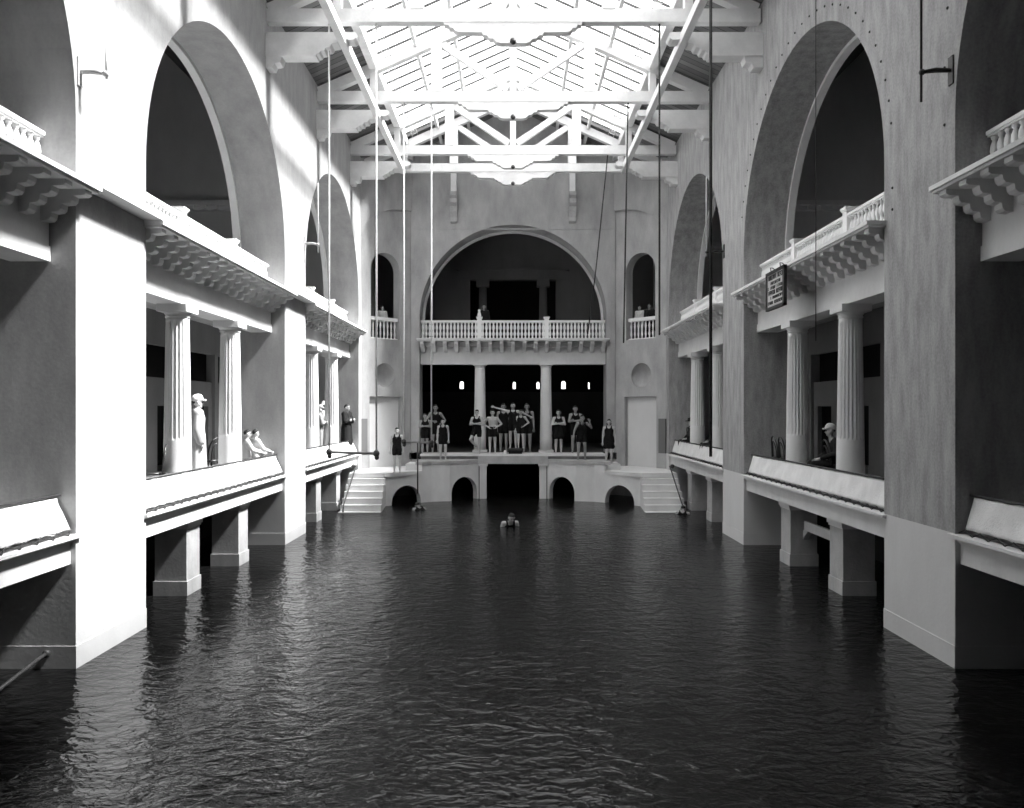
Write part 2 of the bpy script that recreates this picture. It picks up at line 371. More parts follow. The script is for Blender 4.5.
for x, w, h, dz, lb in ((3.74, .2, .26, -.12, 'thick white purlin along the %s edge of the skylight'), (2.61, .09, .14, -.08, 'thin purlin under the middle of the %s skylight slope'), (1.6, .09, .14, -.08, 'thin purlin under the upper part of the %s skylight slope')):
    for side, nm in ((-1, 'left'), (1, 'right')):
        tag(MB().beam((side * x, -2.3, roof(x) + dz), (side * x, 28.6, roof(x) + dz), w, h).build('purlin', M['timber'], None, (side * x, -2.3, roof(x))), lb % nm, 'beam', 'long roof purlins')
tag(MB().box(-.08, .08, -2.3, 28.6, RIDGE - .28, RIDGE + .08).build('ridge_beam', M['timber'], None, (0, -2.3, RIDGE)), 'white ridge beam along the top of the skylight', 'beam')
for side, nm in ((-1, 'left'), (1, 'right')):
    tag(MB().beam((side * 3.61, 4, 10.95), (side * 3.61, 25.1, 10.95), .15, .2).build('longitudinal_strut', M['timber'], None, (side * 3.61, 4, 10.95)),
        'long white timber running over the %s bracket ends' % nm, 'beam')
    # opening gear: two rods with rungs beside the purlin
    loc = (side * 3.36, 8, roof(3.36) - .1); mb = MB(); r = MB()
    t = thing('vent_gear', 'ladder-like skylight opening gear along the %s purlin' % nm, 'opening gear', loc)
    for x in (3.27, 3.45): MB().tube([(side * x, 8, roof(x) - .1), (side * x, 26.3, roof(x) - .1)], .013, 6).build('rod', M['stone_grey'], t, loc)
    y = 8.1
    while y < 26.2: MB().beam((side * 3.27, y, roof(3.27) - .1), (side * 3.45, y, roof(3.45) - .1), .02, .02).build('rung', M['stone_grey'], t, loc); y += .3

# trusses
def make_truss():
    t = thing('roof_truss', 'white timber roof truss', 'truss', (0, 0, 0), 0, 'white timber roof trusses')
    tm = M['timber']
    MB().box(-5.26, 5.26, -.1, .1, 11.35, 11.63).build('tie_beam', tm, t)
    MB().box(-.09, .09, -.09, .09, 11.63, RIDGE - .35).build('king_post', tm, t)
    for s in (-1, 1):
        MB().beam((s * 5.2, 0, roof(5.2) - .2), (0, 0, RIDGE - .2), .2, .26, 0, (0, 1, 0)).build('rafter', tm, t)
        MB().box(s * 2.05 - .14, s * 2.05 + .14, -.11, .11, 11.63, roof(2.05) - .3).build('queen_post', tm, t)
        MB().box(s * 3.74 - .09, s * 3.74 + .09, -.09, .09, 11.63, roof(3.74) - .25).build('short_post', tm, t)
        MB().beam((s * 1.95, 0, 12.95), (s * .12, 0, 11.72), .14, .19, 0, (0, 1, 0)).build('strut', tm, t)
    h = [(1.48, 0), (1.46, -.07), (1.38, -.07), (1.34, -.13), (1.27, -.14), (1.24, -.19), (1.18, -.22), (.66, -.23), (.63, -.29), (.55, -.3), (.5, -.36), (.42, -.37), (.36, -.43), (.27, -.46)]
    pr = [(a, 11.36 + b) for a, b in h] + [(-a, 11.36 + b) for a, b in reversed(h)]
    MB().prism(pr, XZ, -.09, .09).build('scalloped_drop', tm, t)
    MB().ball((0, -.11, 10.93), .07, 10).build('bolt', M['iron'], t)
    return t
truss = make_truss()
for i, y in enumerate(TR):
    lb = 'white timber roof truss with scalloped centre drop, ' + ordn[i]
    if i == 0: truss.location = (0, y, 0); truss['label'] = lb
    else: dup(truss, lb, (0, y, 0))
# brackets under the truss ends (local: x into the pool from the wall face)
def make_bracket():
    t = thing('truss_bracket', 'b', 'bracket', (0, 0, 0), 0, 'stepped white brackets under the trusses')
    pr = [(-.04, 11.1), (-.04, 10.6), (1.12, 10.6), (1.13, 10.64), (1.19, 10.65), (1.22, 10.7), (1.3, 10.71), (1.33, 10.77), (1.42, 10.78), (1.46, 10.85), (1.58, 10.87), (1.62, 10.93), (1.72, 10.95), (1.92, 10.94), (1.98, 10.98), (2.0, 11.05), (1.96, 11.1)]
    MB().prism(pr, XZ, -.16, .16).build('arm', M['timber'], t)
    MB().prism([(-.04, 10.6), (-.04, 10.36), (.2, 10.36), (.24, 10.45), (.36, 10.47), (.4, 10.6)], XZ, -.14, .14).build('corbel', M['timber'], t)
    return t
br = make_bracket(); first = True
for side, nm in ((-1, 'left'), (1, 'right')):
    for i in range(1, 5):
        lb = 'stepped white timber bracket on the %s wall under the %s truss' % (nm, ['', 'second', 'first fully visible', 'middle', 'last but one'][i])
        loc, rz = (side * W, TR[i], 0), (0 if side < 0 else PI)
        if first: br.location = loc; br.rotation_euler = (0, 0, rz); br['label'] = lb; first = False
        else: dup(br, lb, loc, rz)
# wall posts with carved consoles under the last truss
for s, nm in ((-1, 'left'), (1, 'right')):
    loc = (s * 2.16, END, 10.0)
    t = thing('wall_console', 'white post on a carved stone console, %s side of the far gable' % nm, 'console', loc)
    MB().box(s * 2.16 - .1, s * 2.16 + .1, END - .2, END, 11.0, 13.0).build('post', M['timber'], t, loc)
    mb = MB()
    mb.prism([(END, 11.0), (END - .34, 11.0), (END - .36, 10.86), (END - .28, 10.76), (END - .3, 10.6), (END - .2, 10.5), (END - .21, 10.3), (END - .1, 10.12), (END - .1, 9.98), (END, 9.92)], YZ, s * 2.16 - .12, s * 2.16 + .12)
    mb.build('carved_console', M['stone_grey'], t, loc)

# ------------------------------------------------------------------ bay fittings (local x outward from the pier face, y along the wall)
def make_balcony(end=False):
    t = thing('balcony', 'b', 'balcony', group='cantilevered balconies')
    mb = MB().box(.3, .78, -HALF + .005, HALF - .005, 4.88, 5.06); mb.box(.32, .76, -HALF + .005, HALF - .005, 5.06, 5.7)
    mb.build('beam', M['stone'], t)
    mb = MB().prism([(-.25, -HALF - .05), (0, -HALF - .05), (0, -HALF + .005), (.4, -HALF + .005), (.4, HALF - .005), (0, HALF - .005), (0, HALF + .05), (-.25, HALF + .05)], XY, 5.7, 5.735)
    mb.prism([(-.28, -HALF - .07), (-.005, -HALF - .07), (-.005, -HALF + .005), (.42, -HALF + .005), (.42, HALF - .005), (-.005, HALF - .005), (-.005, HALF + .07), (-.28, HALF + .07)], XY, 5.735, 5.79)
    mb.build('ledge', M['stone'], t)
    prof = [(.32, 5.33), (.23, 5.34), (.2, 5.37), (.19, 5.43), (.11, 5.44), (.08, 5.47), (.07, 5.53), (-.02, 5.54), (-.05, 5.57), (-.06, 5.625), (-.18, 5.63), (-.21, 5.65), (-.21, 5.7), (.32, 5.7)]
    if end: prof = [(.32, 5.31), (.24, 5.33), (.1, 5.4), (-.06, 5.52), (-.17, 5.58), (-.2, 5.62), (-.2, 5.7), (.32, 5.7)]
    me = MB().prism(prof, XZ, *((-.065, .065) if end else (-.07, .07))).mesh('corbel', M['stone'])
    n = 17
    for i in range(n):
        o = bpy.data.objects.new('corbel', me); COL.objects.link(o); o.parent = t; o.location = (0, -3.22 + 6.44 * i / (n - 1), 0)
    return t
def make_balustrade():
    t = thing('balustrade', 'b', 'balustrade', group='white balustrades')
    mb = MB().box(.36, .5, -HALF + .01, HALF - .01, 6.385, 6.43); mb.box(.38, .48, -HALF + .01, HALF - .01, 6.36, 6.385); mb.build('handrail', M['white'], t)
    MB().box(.35, .51, -HALF + .01, HALF - .01, 5.79, 5.86).build('bottom_rail', M['white'], t)
    for v in (-1.21, 1.21):
        mb = MB().box(.35, .51, v - .08, v + .08, 5.79, 6.5); mb.box(.32, .54, v - .11, v + .11, 6.51, 6.545); mb.box(.335, .525, v - .095, v + .095, 6.48, 6.51); mb.build('post', M['white'], t)
    pf = [(.035, 5.86), (.035, 5.89), (.022, 5.91), (.046, 5.97), (.052, 6.01), (.028, 6.08), (.024, 6.085), (.03, 6.1), (.024, 6.115), (.03, 6.12), (.05, 6.18), (.042, 6.25), (.022, 6.31), (.036, 6.325), (.036, 6.36)]
    me = MB().lathe(pf, (0, 0), 8).mesh('baluster', M['white'])
    for i in range(52):
        v = -3.26 + 6.52 * i / 51
        if min(abs(v - 1.21), abs(v + 1.21)) < .12: continue
        o = bpy.data.objects.new('baluster', me); COL.objects.link(o); o.parent = t; o.location = (.43, v, 0)
    return t
def make_column(fl=True):
    t = thing('column', 'b', 'column', group='columns carrying the balconies')
    r = lambda z: .23 - .045 * max(0, (z - 1.62) / 3.1) ** 1.3
    prof = [(r(z), z) for z in (1.6, 2.0, 2.4, 2.58)]
    if fl: prof += [(r(2.61), 2.6), (r(2.64), 2.64)] + [(r(z), z) for z in (2.7, 3.1, 3.5, 3.9, 4.3, 4.5)] + [(r(4.56), 4.56), (r(4.58), 4.6)]
    else: prof += [(r(z), z) for z in (3.2, 3.8, 4.6)]
    prof += [(r(4.66), 4.66)]
    MB().lathe(prof, (0, 0), 160, 0, True, (2.61, 4.58, 20) if fl else None).build('shaft', M['stone'], t)
    mb = MB().lathe([(.185, 4.655), (.2, 4.665), (.2, 4.685), (.188, 4.695), (.21, 4.73), (.225, 4.755)], (0, 0), 32); mb.box(-.25, .25, -.25, .25, 4.755, 4.88)
    mb.build('capital', M['stone'], t)
    if not fl: MB().box(-.27, .27, -.27, .27, 1.54, 1.62).build('base', M['stone'], t)
    return t
def make_lower_ledge():
    t = thing('deck_ledge', 'b', 'ledge', group='moulded ledges of the lower decks')
    mb = MB().box(.06, .5, -HALF + .005, HALF - .005, 1.255, 1.55)
    mb.build('fascia', M['stone'], t)
    e = [(-.06, 1.575, 1.612), (-.025, 1.555, 1.575), (.015, 1.53, 1.555), (.035, 1.505, 1.53)]
    mb = MB()
    for u, z0, z1 in e:
        ex = HALF + .07 * (1 if u < 0 else 0) - .005 * (1 if u >= 0 else 0)
        mb.box(u, .12 if u >= 0 else -.004, -ex, ex, z0, z1)
        if u < 0: mb.box(-.004, .12, -HALF + .005, HALF - .005, z0, z1)
    mb.build('cornice', M['stone'], t)
    return t
def make_pillar():
    t = thing('pool_pillar', 'b', 'pillar', group='square pillars standing in the pool')
    MB().box(.21, .74, -.265, .265, -1.2, 1.12).build('shaft', M['stone_grey'], t)
    mb = MB().box(.17, .78, -.305, .305, 1.15, 1.25); mb.box(.19, .76, -.285, .285, 1.11, 1.15); mb.build('cap', M['stone'], t)
    MB().box(.19, .76, -.285, .285, -1.2, .24).build('plinth', M['stone_grey'], t)
    return t
def make_canvas(tilt, seed):
    rnd = random.Random(seed)
    t = thing('canvas_screen', 'b', 'canvas screen', group='white canvas screens lashed along the decks')
    mb = MB(); nv, nu = 90, 9; vs, fs = [], []
    u0, u1 = (.03, .19) if tilt else (.09, .19)
    ph = [rnd.uniform(0, 6) for _ in range(6)]
    def pt(i, j):
        v = -HALF + .06 + (2 * HALF - .12) * i / nv; k = j / nu
        u = u1 - (u1 - u0) * ((1 - k) ** (1.6 if tilt else 1.1)); z = 1.665 + .4 * k
        w = .012 * math.sin(v * 7 + ph[0] + 3 * k) + .009 * math.sin(v * 17 + ph[1]) + .006 * math.sin(v * 31 + ph[2] + 5 * k)
        sc = .018 * abs(math.sin(v * PI / .3)) * (1 - k) ** 4 + -.012 * abs(math.sin(v * PI / .35)) * k ** 6
        return (u + w * math.sin(PI * min(1, k + .15)), v, z + sc)
    for th in (0, .012):
        for i in range(nv + 1):
            for j in range(nu + 1):
                p = pt(i, j); vs.append((p[0] + th, p[1], p[2]))
    q = nu + 1; o2 = (nv + 1) * q
    for i in range(nv):
        for j in range(nu):
            a = i * q + j; fs.append((a, a + q, a + q + 1, a + 1)); fs.append((o2 + a, o2 + a + 1, o2 + a + q + 1, o2 + a + q))
        a = i * q; fs.append((a, o2 + a, o2 + a + q, a + q)); a += nu; fs.append((a, a + q, o2 + a + q, o2 + a))
    for a in (0, nv * q):
        for j in range(nu): fs.append((a + j, a + j + 1, o2 + a + j + 1, o2 + a + j))
    mb.add(vs, fs, 0, True); mb.build('cloth', M['canvas'], t)
    MB().tube([(u1 - .005, -HALF + .01, 2.08), (u1 - .005, HALF - .01, 2.08)], .016, 8).build('top_rail', M['iron'], t)
    l = MB(); pts = []; n = 22
    for i in range(n + 1):
        v = -HALF + .08 + (2 * HALF - .16) * i / n; pts.append((u0 - .02, v, 1.675)); pts.append((u0 - .05, v + .1, 1.622))
    l.tube(pts, .008, 5); l.build('lashing_cord', M['tarrope'], t)
    MB().tube([(u0 + .02, -HALF + .02, 1.635), (u0 + .02, HALF - .02, 1.635)], .014, 6).build('bottom_rail', M['iron'], t)
    return t
wallname = {-1: 'left', 1: 'right'}
bayname = ['nearest bay at the picture edge', 'middle bay', 'far bay']
spots = [(s, b, (s * WS[s], BAYS[s][b], 0), 0 if s > 0 else PI) for s in (-1, 1) for b in range(3)]
balc = make_balcony(); bals = make_balustrade(); ledg = make_lower_ledge(); coln = make_column(); pil = make_pillar()
canv = {-1: make_canvas(True, 3), 1: make_canvas(False, 8)}
used = set()
def place(o, lb, loc, rz):
    if o.name not in used:
        used.add(o.name); o.location = loc; o.rotation_euler = (0, 0, rz); o['label'] = lb; return o
    return dup(o, lb, loc, rz)
for s, b, loc, rz in spots:
    at = '%s wall, %s' % (wallname[s], bayname[b])
    place(balc, 'stone balcony on stepped corbels, ' + at, loc, rz)
    place(bals, 'white balustrade above the columns, ' + at, loc, rz)
    place(ledg, 'moulded cement ledge of the lower deck, ' + at, loc, rz)
    place(canv[s], 'white canvas screen along the deck, ' + at, loc, rz)
    for v, w in ((-1.21, 'nearer'), (1.21, 'farther')):
        place(coln, 'fluted white column, %s of the pair, %s' % (w, at), (s * (WS[s] + (.45 if s > 0 else .42 if b == 2 else .475)), BAYS[s][b] + v, 0), rz)
        place(pil, 'square pillar standing in the water, %s of the pair, %s' % (w, at), (s * WS[s], BAYS[s][b] + v, 0), rz)
place(make_balcony(True), 'stone balcony on plain corbels across the far wall', (0, END, -.09), PI / 2).scale = (1, HE / HALF, 1)
place(bals, 'white balustrade under the big arch of the far wall', (0, END, -1.014), PI / 2).scale = (1, HE / HALF, 1.156)
pcol = make_column(False); pcol['group'] = 'smooth columns of the far wall'
place(pcol, 'smooth white column left of the middle of the far wall', (-1.225, END + .45, 0), 0)
place(pcol, 'smooth white column right of the middle of the far wall', (1.225, END + .45, 0), 0)
for s, nm in ((-1, 'left'), (1, 'right')):
    loc = (s * 1.3, 32.95, 5.68)
    t = thing('gallery_column', 'grey column in the dark doorway behind the far arch, %s side' % nm, 'column', loc, 0, 'columns in the gallery doorway')
    MB().lathe([(.2, 5.68), (.19, 6.5), (.165, 8.4)], (s * 1.3, 32.95), 20).build('shaft', M['dim'], t, loc)
    MB().box(s * 1.3 - .27, s * 1.3 + .27, 32.7, 33.2, 8.4, 8.7).build('capital', M['dim'], t, loc)
# small balustrades of the canted corner windows
for s, nm in ((-1, 'left'), (1, 'right')):
    p, q = Vector((s * 5.3, 26.38)), Vector((s * B, END)); t2 = (q - p).normalized(); n = Vector((-t2.y, t2.x)); n = n if n.y > 0 else -n
    c = p + t2 * 1.13 + n * .26; rz = math.atan2(t2.y, t2.x); loc = (c.x, c.y, 5.62)
    t = thing('window_balustrade', 'short white balustrade in the arched corner window, %s of the far arch' % nm, 'balustrade', loc, rz, 'corner window balustrades')
    MB().box(-.62, .62, -.09, .09, .67, .79).build('handrail', M['white'], t); MB().box(-.62, .62, -.08, .08, 0, .05).build('bottom_rail', M['white'], t)
    pf = [(.03, .05), (.03, .08), (.02, .1), (.043, .2), (.026, .31), (.022, .33), (.032, .35), (.022, .37), (.026, .39), (.043, .5), (.02, .62), (.03, .63), (.03, .67)]
    me = MB().lathe(pf, (0, 0), 8).mesh('baluster', M['white'])
    for i in range(8):
        o = bpy.data.objects.new('baluster', me); COL.objects.link(o); o.parent = t; o.location = (-.55 + 1.1 * i / 7, 0, 0)
# planks bridging the balcony ledges of the left wall
for a, b, lb in ((8.95, 11.15, 'plank bridging the balcony ledges across the nearest left pier'), (17.35, 19.55, 'plank bridging the balcony ledges across the second left pier')):
    tag(MB().box(-W + .06, -W + .33, a, b, 5.795, 5.84).build('plank', M['timber'], None, (-W + .13, a, 5.795)), lb, 'plank')
# brace between the pillars on the right
loc = (5.83, 13.2, .8); t = thing('plank_brace', 'white plank fixed between the two right pillars of the middle bay', 'brace', loc)
MB().box(5.78, 5.84, 13.28, 15.22, .72, .9).build('plank', M['stone'], t, loc)
MB().prism([(15.22, .72), (15.22, .5), (15.12, .6), (14.95, .72)], YZ, 5.76, 5.86).build('bracket', M['stone'], t, loc)

# ------------------------------------------------------------------ bathing platform and stairs at the far end
loc = (0, 26.8, 0)
plat = thing('bathing_platform', 'pale cement platform with arches over the water below the far wall', 'platform', loc)
MB().box(-3.26, 3.26, 26.82, 27.94, 1.48, 1.55).build('deck', M['stone'], plat, loc)
MB().box(-3.24, 3.24, 26.88, 27.94, 1.3, 1.48).build('riser', M['cement_shade'], plat, loc)
for s in (-1, 1):
    mb = MB()
    mb.prism([(s * a, b) for a, b in [(-3.05, 25.57), (-2.75, 25.82), (-2.13, 25.97), (-1.2, 26.73), (-1.2, 26.86), (-3.26, 26.86), (-3.26, 25.57)]], XY, 1.26, 1.37)
    mb.build('lower_step', M['stone_grey'], plat, loc)
for s in (-1, 1):
    pts = [(-5.28, 24.6), (-4.12, 24.55), (-3.05, 25.57), (-3.05, 28.2), (-3.9, 28.2), (-5.28, 26.6)]
    MB().prism([(s * a, b) for a, b in pts], XY, .95, 1.07).build('landing', M['stone'], plat, loc)
    MB().box(*sorted((s * 2.95, s * 3.62)), 25.75, 26.86, 1.07, 1.28).build('step_block', M['stone'], plat, loc)
    def seg(p, q, z1, holes, name, mat):
        p, q = Vector((s * p[0], p[1])), Vector((s * q[0], q[1])); t = (q - p).normalized(); ln = (q - p).length
        n = Vector((-t.y, t.x)); n = n if n.y > 0 else -n
        fn = lambda a, b, d: (p.x + t.x * a + n.x * d, p.y + t.y * a + n.y * d, b)
        MB().prism([(0, -1.2)] + holes + [(ln, -1.2), (ln, z1), (0, z1)], fn, 0, .22).build(name, mat, plat, loc)
    ah = lambda c, r, zc: [(c - r, -1.2)] + arc(c, zc, r, PI, 0, 20) + [(c + r, -1.2)]
    seg((-4.18, 24.6), (-3.05, 25.6), 1.0, ah(.9, .57, .05), 'arched_wall', M['stone'])
    seg((-3.05, 25.6), (-2.75, 25.85), 1.3, [], 'pier_face', M['stone'])
    seg((-2.75, 25.85), (-2.14, 26.0), 1.3, [], 'pier_face', M['stone'])
    seg((-2.14, 26.0), (-1.2, 26.77), 1.3, ah(.6, .535, .26), 'arched_wall', M['stone'])
    MB().box(*sorted((s * .93, s * 1.17)), 26.72, 27.1, -1.2, 1.14).build('pilaster', M['stone'], plat, loc)
    MB().box(*sorted((s * .89, s * 1.21)), 26.68, 27.1, 1.14, 1.22).build('pilaster_cap', M['stone'], plat, loc)
    MB().box(*sorted((s * 4.2, s * 5.28)), 24.6, 24.9, -1.2, 1.0).build('landing_wall', M['stone'], plat, loc)
MB().box(-1.22, 1.22, 26.7, 26.87, 1.22, 1.47).build('lintel', M['stone_grey'], plat, loc)
for s, nm in ((-1, 'left'), (1, 'right')):
    loc = (s * 4.7, 24.6, 0); mb = MB()
    for i in range(6):
        z = 1.07 - .178 * (i + 1) + .02; y0 = 24.62 - .27 * (i + 1)
        mb.box(*sorted((s * (4.1 - .02 * i), s * 5.26)), y0, 24.7 - .27 * i, -1.0, z)
    tag(mb.build('stairs', M['stone'], None, loc), 'cement steps going down into the water on the %s, beside the wall' % nm, 'stairs')
    mb = MB().tube([(s * 5.24, 25.05, 1.26), (s * 5.12, 25.0, 1.26), (s * 5.12, 24.85, 1.2), (s * 5.12, 23.1, .22), (s * 5.12, 23.0, -.1)], .022, 8)
    loc = (s * 5.12, 24, 1.2); t = thing('handrail', 'iron pipe handrail beside the %s steps' % nm, 'handrail', loc)
    mb.build('pipe', M['iron'], t, loc); MB().ball((s * 5.22, 25.05, 1.26), .07, 10).build('bracket_plate', M['iron'], t, loc)
# pipe at the foot of the nearest left pier
loc = (-5.6, 9.1, .16); t = thing('pool_pipe', 'iron pipe slanting to the water at the nearest left pier', 'pipe', loc)
MB().tube([(-5.57, 9.2, .2), (-5.57, 9.0, .18), (-5.57, 7.2, -.1), (-5.57, 6, -.3)], .024, 8).build('pipe', M['iron'], t, loc)
MB().ball((-5.57, 9.13, .19), (.05, .04, .05), 10).build('flange', M['iron'], t, loc)
# diving block with a white stone beside it
loc = (.03, 27.1, 1.55); t = thing('diving_block', 'low dark block two bathers stand on', 'block', loc)
MB().box(-.2, .36, 26.95, 27.35, 1.68, 1.74).build('top', M['iron'], t, loc); MB().box(-.16, .32, 26.99, 27.31, 1.55, 1.68).build('body', M['coat'], t, loc)
mb = MB().lathe([(.04, 1.55), (.055, 1.58), (.05, 1.64), (.03, 1.68)], (-.28, 27.05), 10)
tag(mb.build('white_jug', M['white'], None, (-.28, 27.05, 1.55)), 'small white pot left of the dark block', 'pot')
mb = MB().lathe([(.05, 6.54), (.075, 6.6), (.06, 6.68), (.035, 6.74), (.055, 6.8), (.02, 6.84)], (-1.25, END + .43), 12)
tag(mb.build('urn', M['white'], None, (-1.25, END + .43, 6.54)), 'small white urn on the left post of the far balustrade', 'urn')

# ------------------------------------------------------------------ water
g = MB(); vs, fs = [], []
g.add([(-7.6, -2.2, 0), (7.6, -2.2, 0), (7.6, 36, 0), (-7.6, 36, 0)], [(0, 1, 2, 3)])
wo = g.build('pool_water', M['water']); tag(wo, 'dark rippled water filling the indoor pool', 'water', kind='stuff')
struct(MB().box(-7.7, 7.7, -2.4, 36.2, -1.4, -1.2), 'floor', M['stone_grey'])

# ------------------------------------------------------------------ ropes, trapezes, brackets
def trapeze(x0, x1, y, z, top, lb, drop=None):
    loc = ((x0 + x1) / 2, y, z); t = thing('trapeze', lb, 'trapeze', loc, 0, 'trapezes hanging over the pool')
    MB().tube([(x0 - .03, y, z), (x1 + .03, y, z - .03)], .03, 10).build('bar', M['barwood'], t, loc)
    for x, dz in ((x0, 0), (x1, -.03)):
        MB().tube([(x, y, z + dz), (x, y, top)], .02, 8).build('rope', M['rope'], t, loc)
        mb = MB().ball((x, y, z + dz), (.07, .06, .075), 12); mb.ball((x + .01, y, z + dz - .08), (.05, .05, .06), 10); mb.build('end_fitting', M['iron'], t, loc)
    if drop: MB().tube([((x0 + x1) / 2, y, z), ((x0 + x1) / 2, y, drop)], .02, 8).build('hanging_cord', M['iron'], t, loc)
trapeze(-3.93, -2.92, 16.35, 2.2, 11.4, 'nearer trapeze bar on two long ropes by the left columns')
trapeze(-2.93, -2.19, 20.55, 2.25, 11.4, 'farther trapeze in front of the platform with a cord below its bar', .85)
def rope(pts, r, lb, m='tarrope'):
    tag(MB().tube(pts, r, 8).build('climbing_rope', M[m], None, pts[0]), lb, 'rope', 'ropes hanging from the trusses')
rope([(3.14, 12.15, 11.4), (3.14, 12.15, 6.4), (3.14, 12.15, 2.36)], .025, 'thick dark rope hanging in front of the far right columns')
rope([(3.13, 16.35, 11.4), (3.13, 16.35, 4.7)], .02, 'dark rope hanging before the right corner window')
rope([(3.09, 20.55, 11.4), (2.97, 20.55, 4.9)], .02, 'dark rope hanging between far arch and right corner window')
rope([(3.07, 24.75, 11.4), (2.86, 26.3, 8.0), (2.7, 27.62, 5.85)], .02, 'dark rope tied slanting to the right end of the far balcony')
rope([(4.81, 12.15, 11.9), (4.81, 12.15, 4.2)], .007, 'thin rope in front of the right middle arch')
def holder(s, y, z, L, low, top, lb):
    W = WS[s]
    loc = (s * W, y, z); t = thing('rope_bracket', lb, 'bracket', loc, 0, 'iron rope brackets on the piers')
    MB().tube([(s * (W + .01), y, z), (s * (W - .2), y, z + .005), (s * (W - L), y, z - .02)], [.025, .032, .022], 8).build('arm', M['iron'] if s > 0 else M['stone_grey'], t, loc)
    MB().box(*sorted((s * (W - .02), s * (W + .01))), y - .05, y + .05, z - .17, z + .17).build('wall_plate', M['iron'] if s > 0 else M['stone_grey'], t, loc)
    MB().ball((s * (W - L), y, z - .02), .04, 8).build('knob', M['iron'] if s > 0 else M['stone_grey'], t, loc)
    MB().tube([(s * (W - L - .01), y, low), (s * (W - L - .01), y, top)], .014, 6).build('rope', M['iron'] if (s > 0 and y < 12) else M['rope'], t, loc)
holder(1, 9.24, EYE + 4.1, .36, EYE + 3.72, 11.7, 'iron rope bracket on the nearest right pier')
holder(1, 19.2, EYE + 3.98, .44, EYE + 3.85, EYE + 5.85, 'iron rope bracket on the second right pier')
holder(-1, 9.24, EYE + 4.08, .32, EYE + 4.0, EYE + 4.42, 'small rope bracket on the nearest left pier')
holder(-1, 19.2, EYE + 4.18, .34, EYE + 3.95, EYE + 5.7, 'rope bracket on the second left pier')

# dark studs set in the plaster round the right-hand arches
pts = []
for i in range(29):
    a = PI * (8 + i * 5.6) / 180
    pts.append((BAYS[1][1] - (RAD + .24) * math.cos(a), SPR + (RAD + .24) * math.sin(a)))
pts += [(BAYS[1][1] - RAD - .24, 6.2), (BAYS[1][1] - RAD - .24, 5.9)]
pts += [(BAYS[1][0] + RAD + .22 * (1 if z < 7.6 else .7), z) for z in (5.9, 6.6, 7.3, 8.0)]
me = MB().lathe([(.008, -.02), (.018, -.01), (.02, .0), (.016, .014), (.006, .018)], (0, 0), 8).mesh('wall_stud', M['iron'])
for y, z in pts:
    o = bpy.data.objects.new('wall_stud', me); COL.objects.link(o); o.location = (W, y, z); o.rotation_euler = (0, -PI / 2, 0)
    tag(o, 'small dark stud in the plaster round the right-hand arches', 'stud', 'studs round the right-hand arches')

# ------------------------------------------------------------------ hanging sign
loc = (4.97, 14.47, 5.75)
t = thing('hanging_sign', 'framed notice board with rows of small lettering hanging from the right balcony', 'sign', loc)
y0, y1, z0, z1 = 13.96, 14.98, 5.02, 5.76
MB().box(4.965, 4.99, y0 + .05, y1 - .05, z0 + .05, z1 - .05).build('board', M['signface'], t, loc)
fr = MB()
for a in ((y0, y1, z0, z0 + .06), (y0, y1, z1 - .06, z1), (y0, y0 + .09, z0, z1), (y1 - .06, y1, z0, z1)): fr.box(4.945, 5.0, *a)
fr.build('frame', M['iron'], t, loc)
rows = [(.84, .15, [(.05, .6), (.66, .97)]), (.68, .095, [(.2, .85)]), (.53, .1, [(.03, .08), (.2, .55), (.62, .66), (.72, 1)]), (.36, .14, [(.05, .5), (.58, 1)]), (.22, .09, [(.2, .24), (.33, .97)]), (.06, .1, [(.03, .37), (.45, .97)])]
rnd = random.Random(5); ya, yb = y1 - .08, y0 + .1; zb, zt = z0 + .07, z1 - .07
for zf, hf, words in rows:
    tx = MB(); za = zb + (zt - zb) * (zf - .0); hh = (zt - zb) * hf
    for a, b in words:
        x = a
        while x < b - .01:
            w = min(.055, b - x); Y = lambda f: ya + (yb - ya) * f
            k = rnd.randrange(4); g0, g1 = Y(x), Y(x + w * .72)
            tx.box(4.958, 4.966, *sorted((g0, Y(x + w * .22))), za, za + hh)
            if k in (0, 2): tx.box(4.958, 4.966, *sorted((g1, Y(x + w * .52))), za, za + hh)
            if k in (1, 3, 2): tx.box(4.958, 4.966, *sorted((g0, g1)), za + hh * .8, za + hh)
            if k in (0, 1): tx.box(4.958, 4.966, *sorted((g0, g1)), za + hh * .4, za + hh * .58)
            if k == 3: tx.box(4.958, 4.966, *sorted((g0, g1)), za, za + hh * .2)
            x += .068
    tx.build('text_line', M['ink'], t, loc)
for y in (14.2, 14.72):
    MB().tube([(4.97, y, 5.74), (4.97, y + .05, 5.84), (5.03, y + .1, 5.85), (5.1, y + .1, 5.79)], .01, 6).build('hook', M['iron'], t, loc)

# ------------------------------------------------------------------ bentwood chairs
def make_chair():
    t = thing('bentwood_chair', 'b', 'chair', group='dark bentwood chairs on the decks'); m = M['darkwood']
    MB().lathe([(.2, .43), (.215, .44), (.215, .465), (.19, .47)], (0, 0), 24).build('seat', m, t)
    for x, y in ((-.16, -.14), (.16, -.14), (-.15, .15), (.15, .15)):
        MB().tube([(x * .9, y * .9, .44), (x * 1.2, y * 1.25, 0)], [.019, .014], 8).build('leg', m, t)
    def hoop(w, h): return [(w * math.cos(a), .17 + .05 * max(0, math.sin(a)) , .45 + h * max(0, math.sin(a)) ** .6) for a in [PI * i / 16 for i in range(17)]]
    MB().tube(hoop(.19, .47), .016, 8).build('back_hoop', m, t); MB().tube(hoop(.11, .36), .012, 8).build('inner_hoop', m, t)
    MB().tube([(.17 * math.cos(a), .17 * math.sin(a), .22) for a in [2 * PI * i / 20 for i in range(21)]], .01, 6).build('stretcher_ring', m, t)
    return t
ch = make_chair(); DECK = 1.6
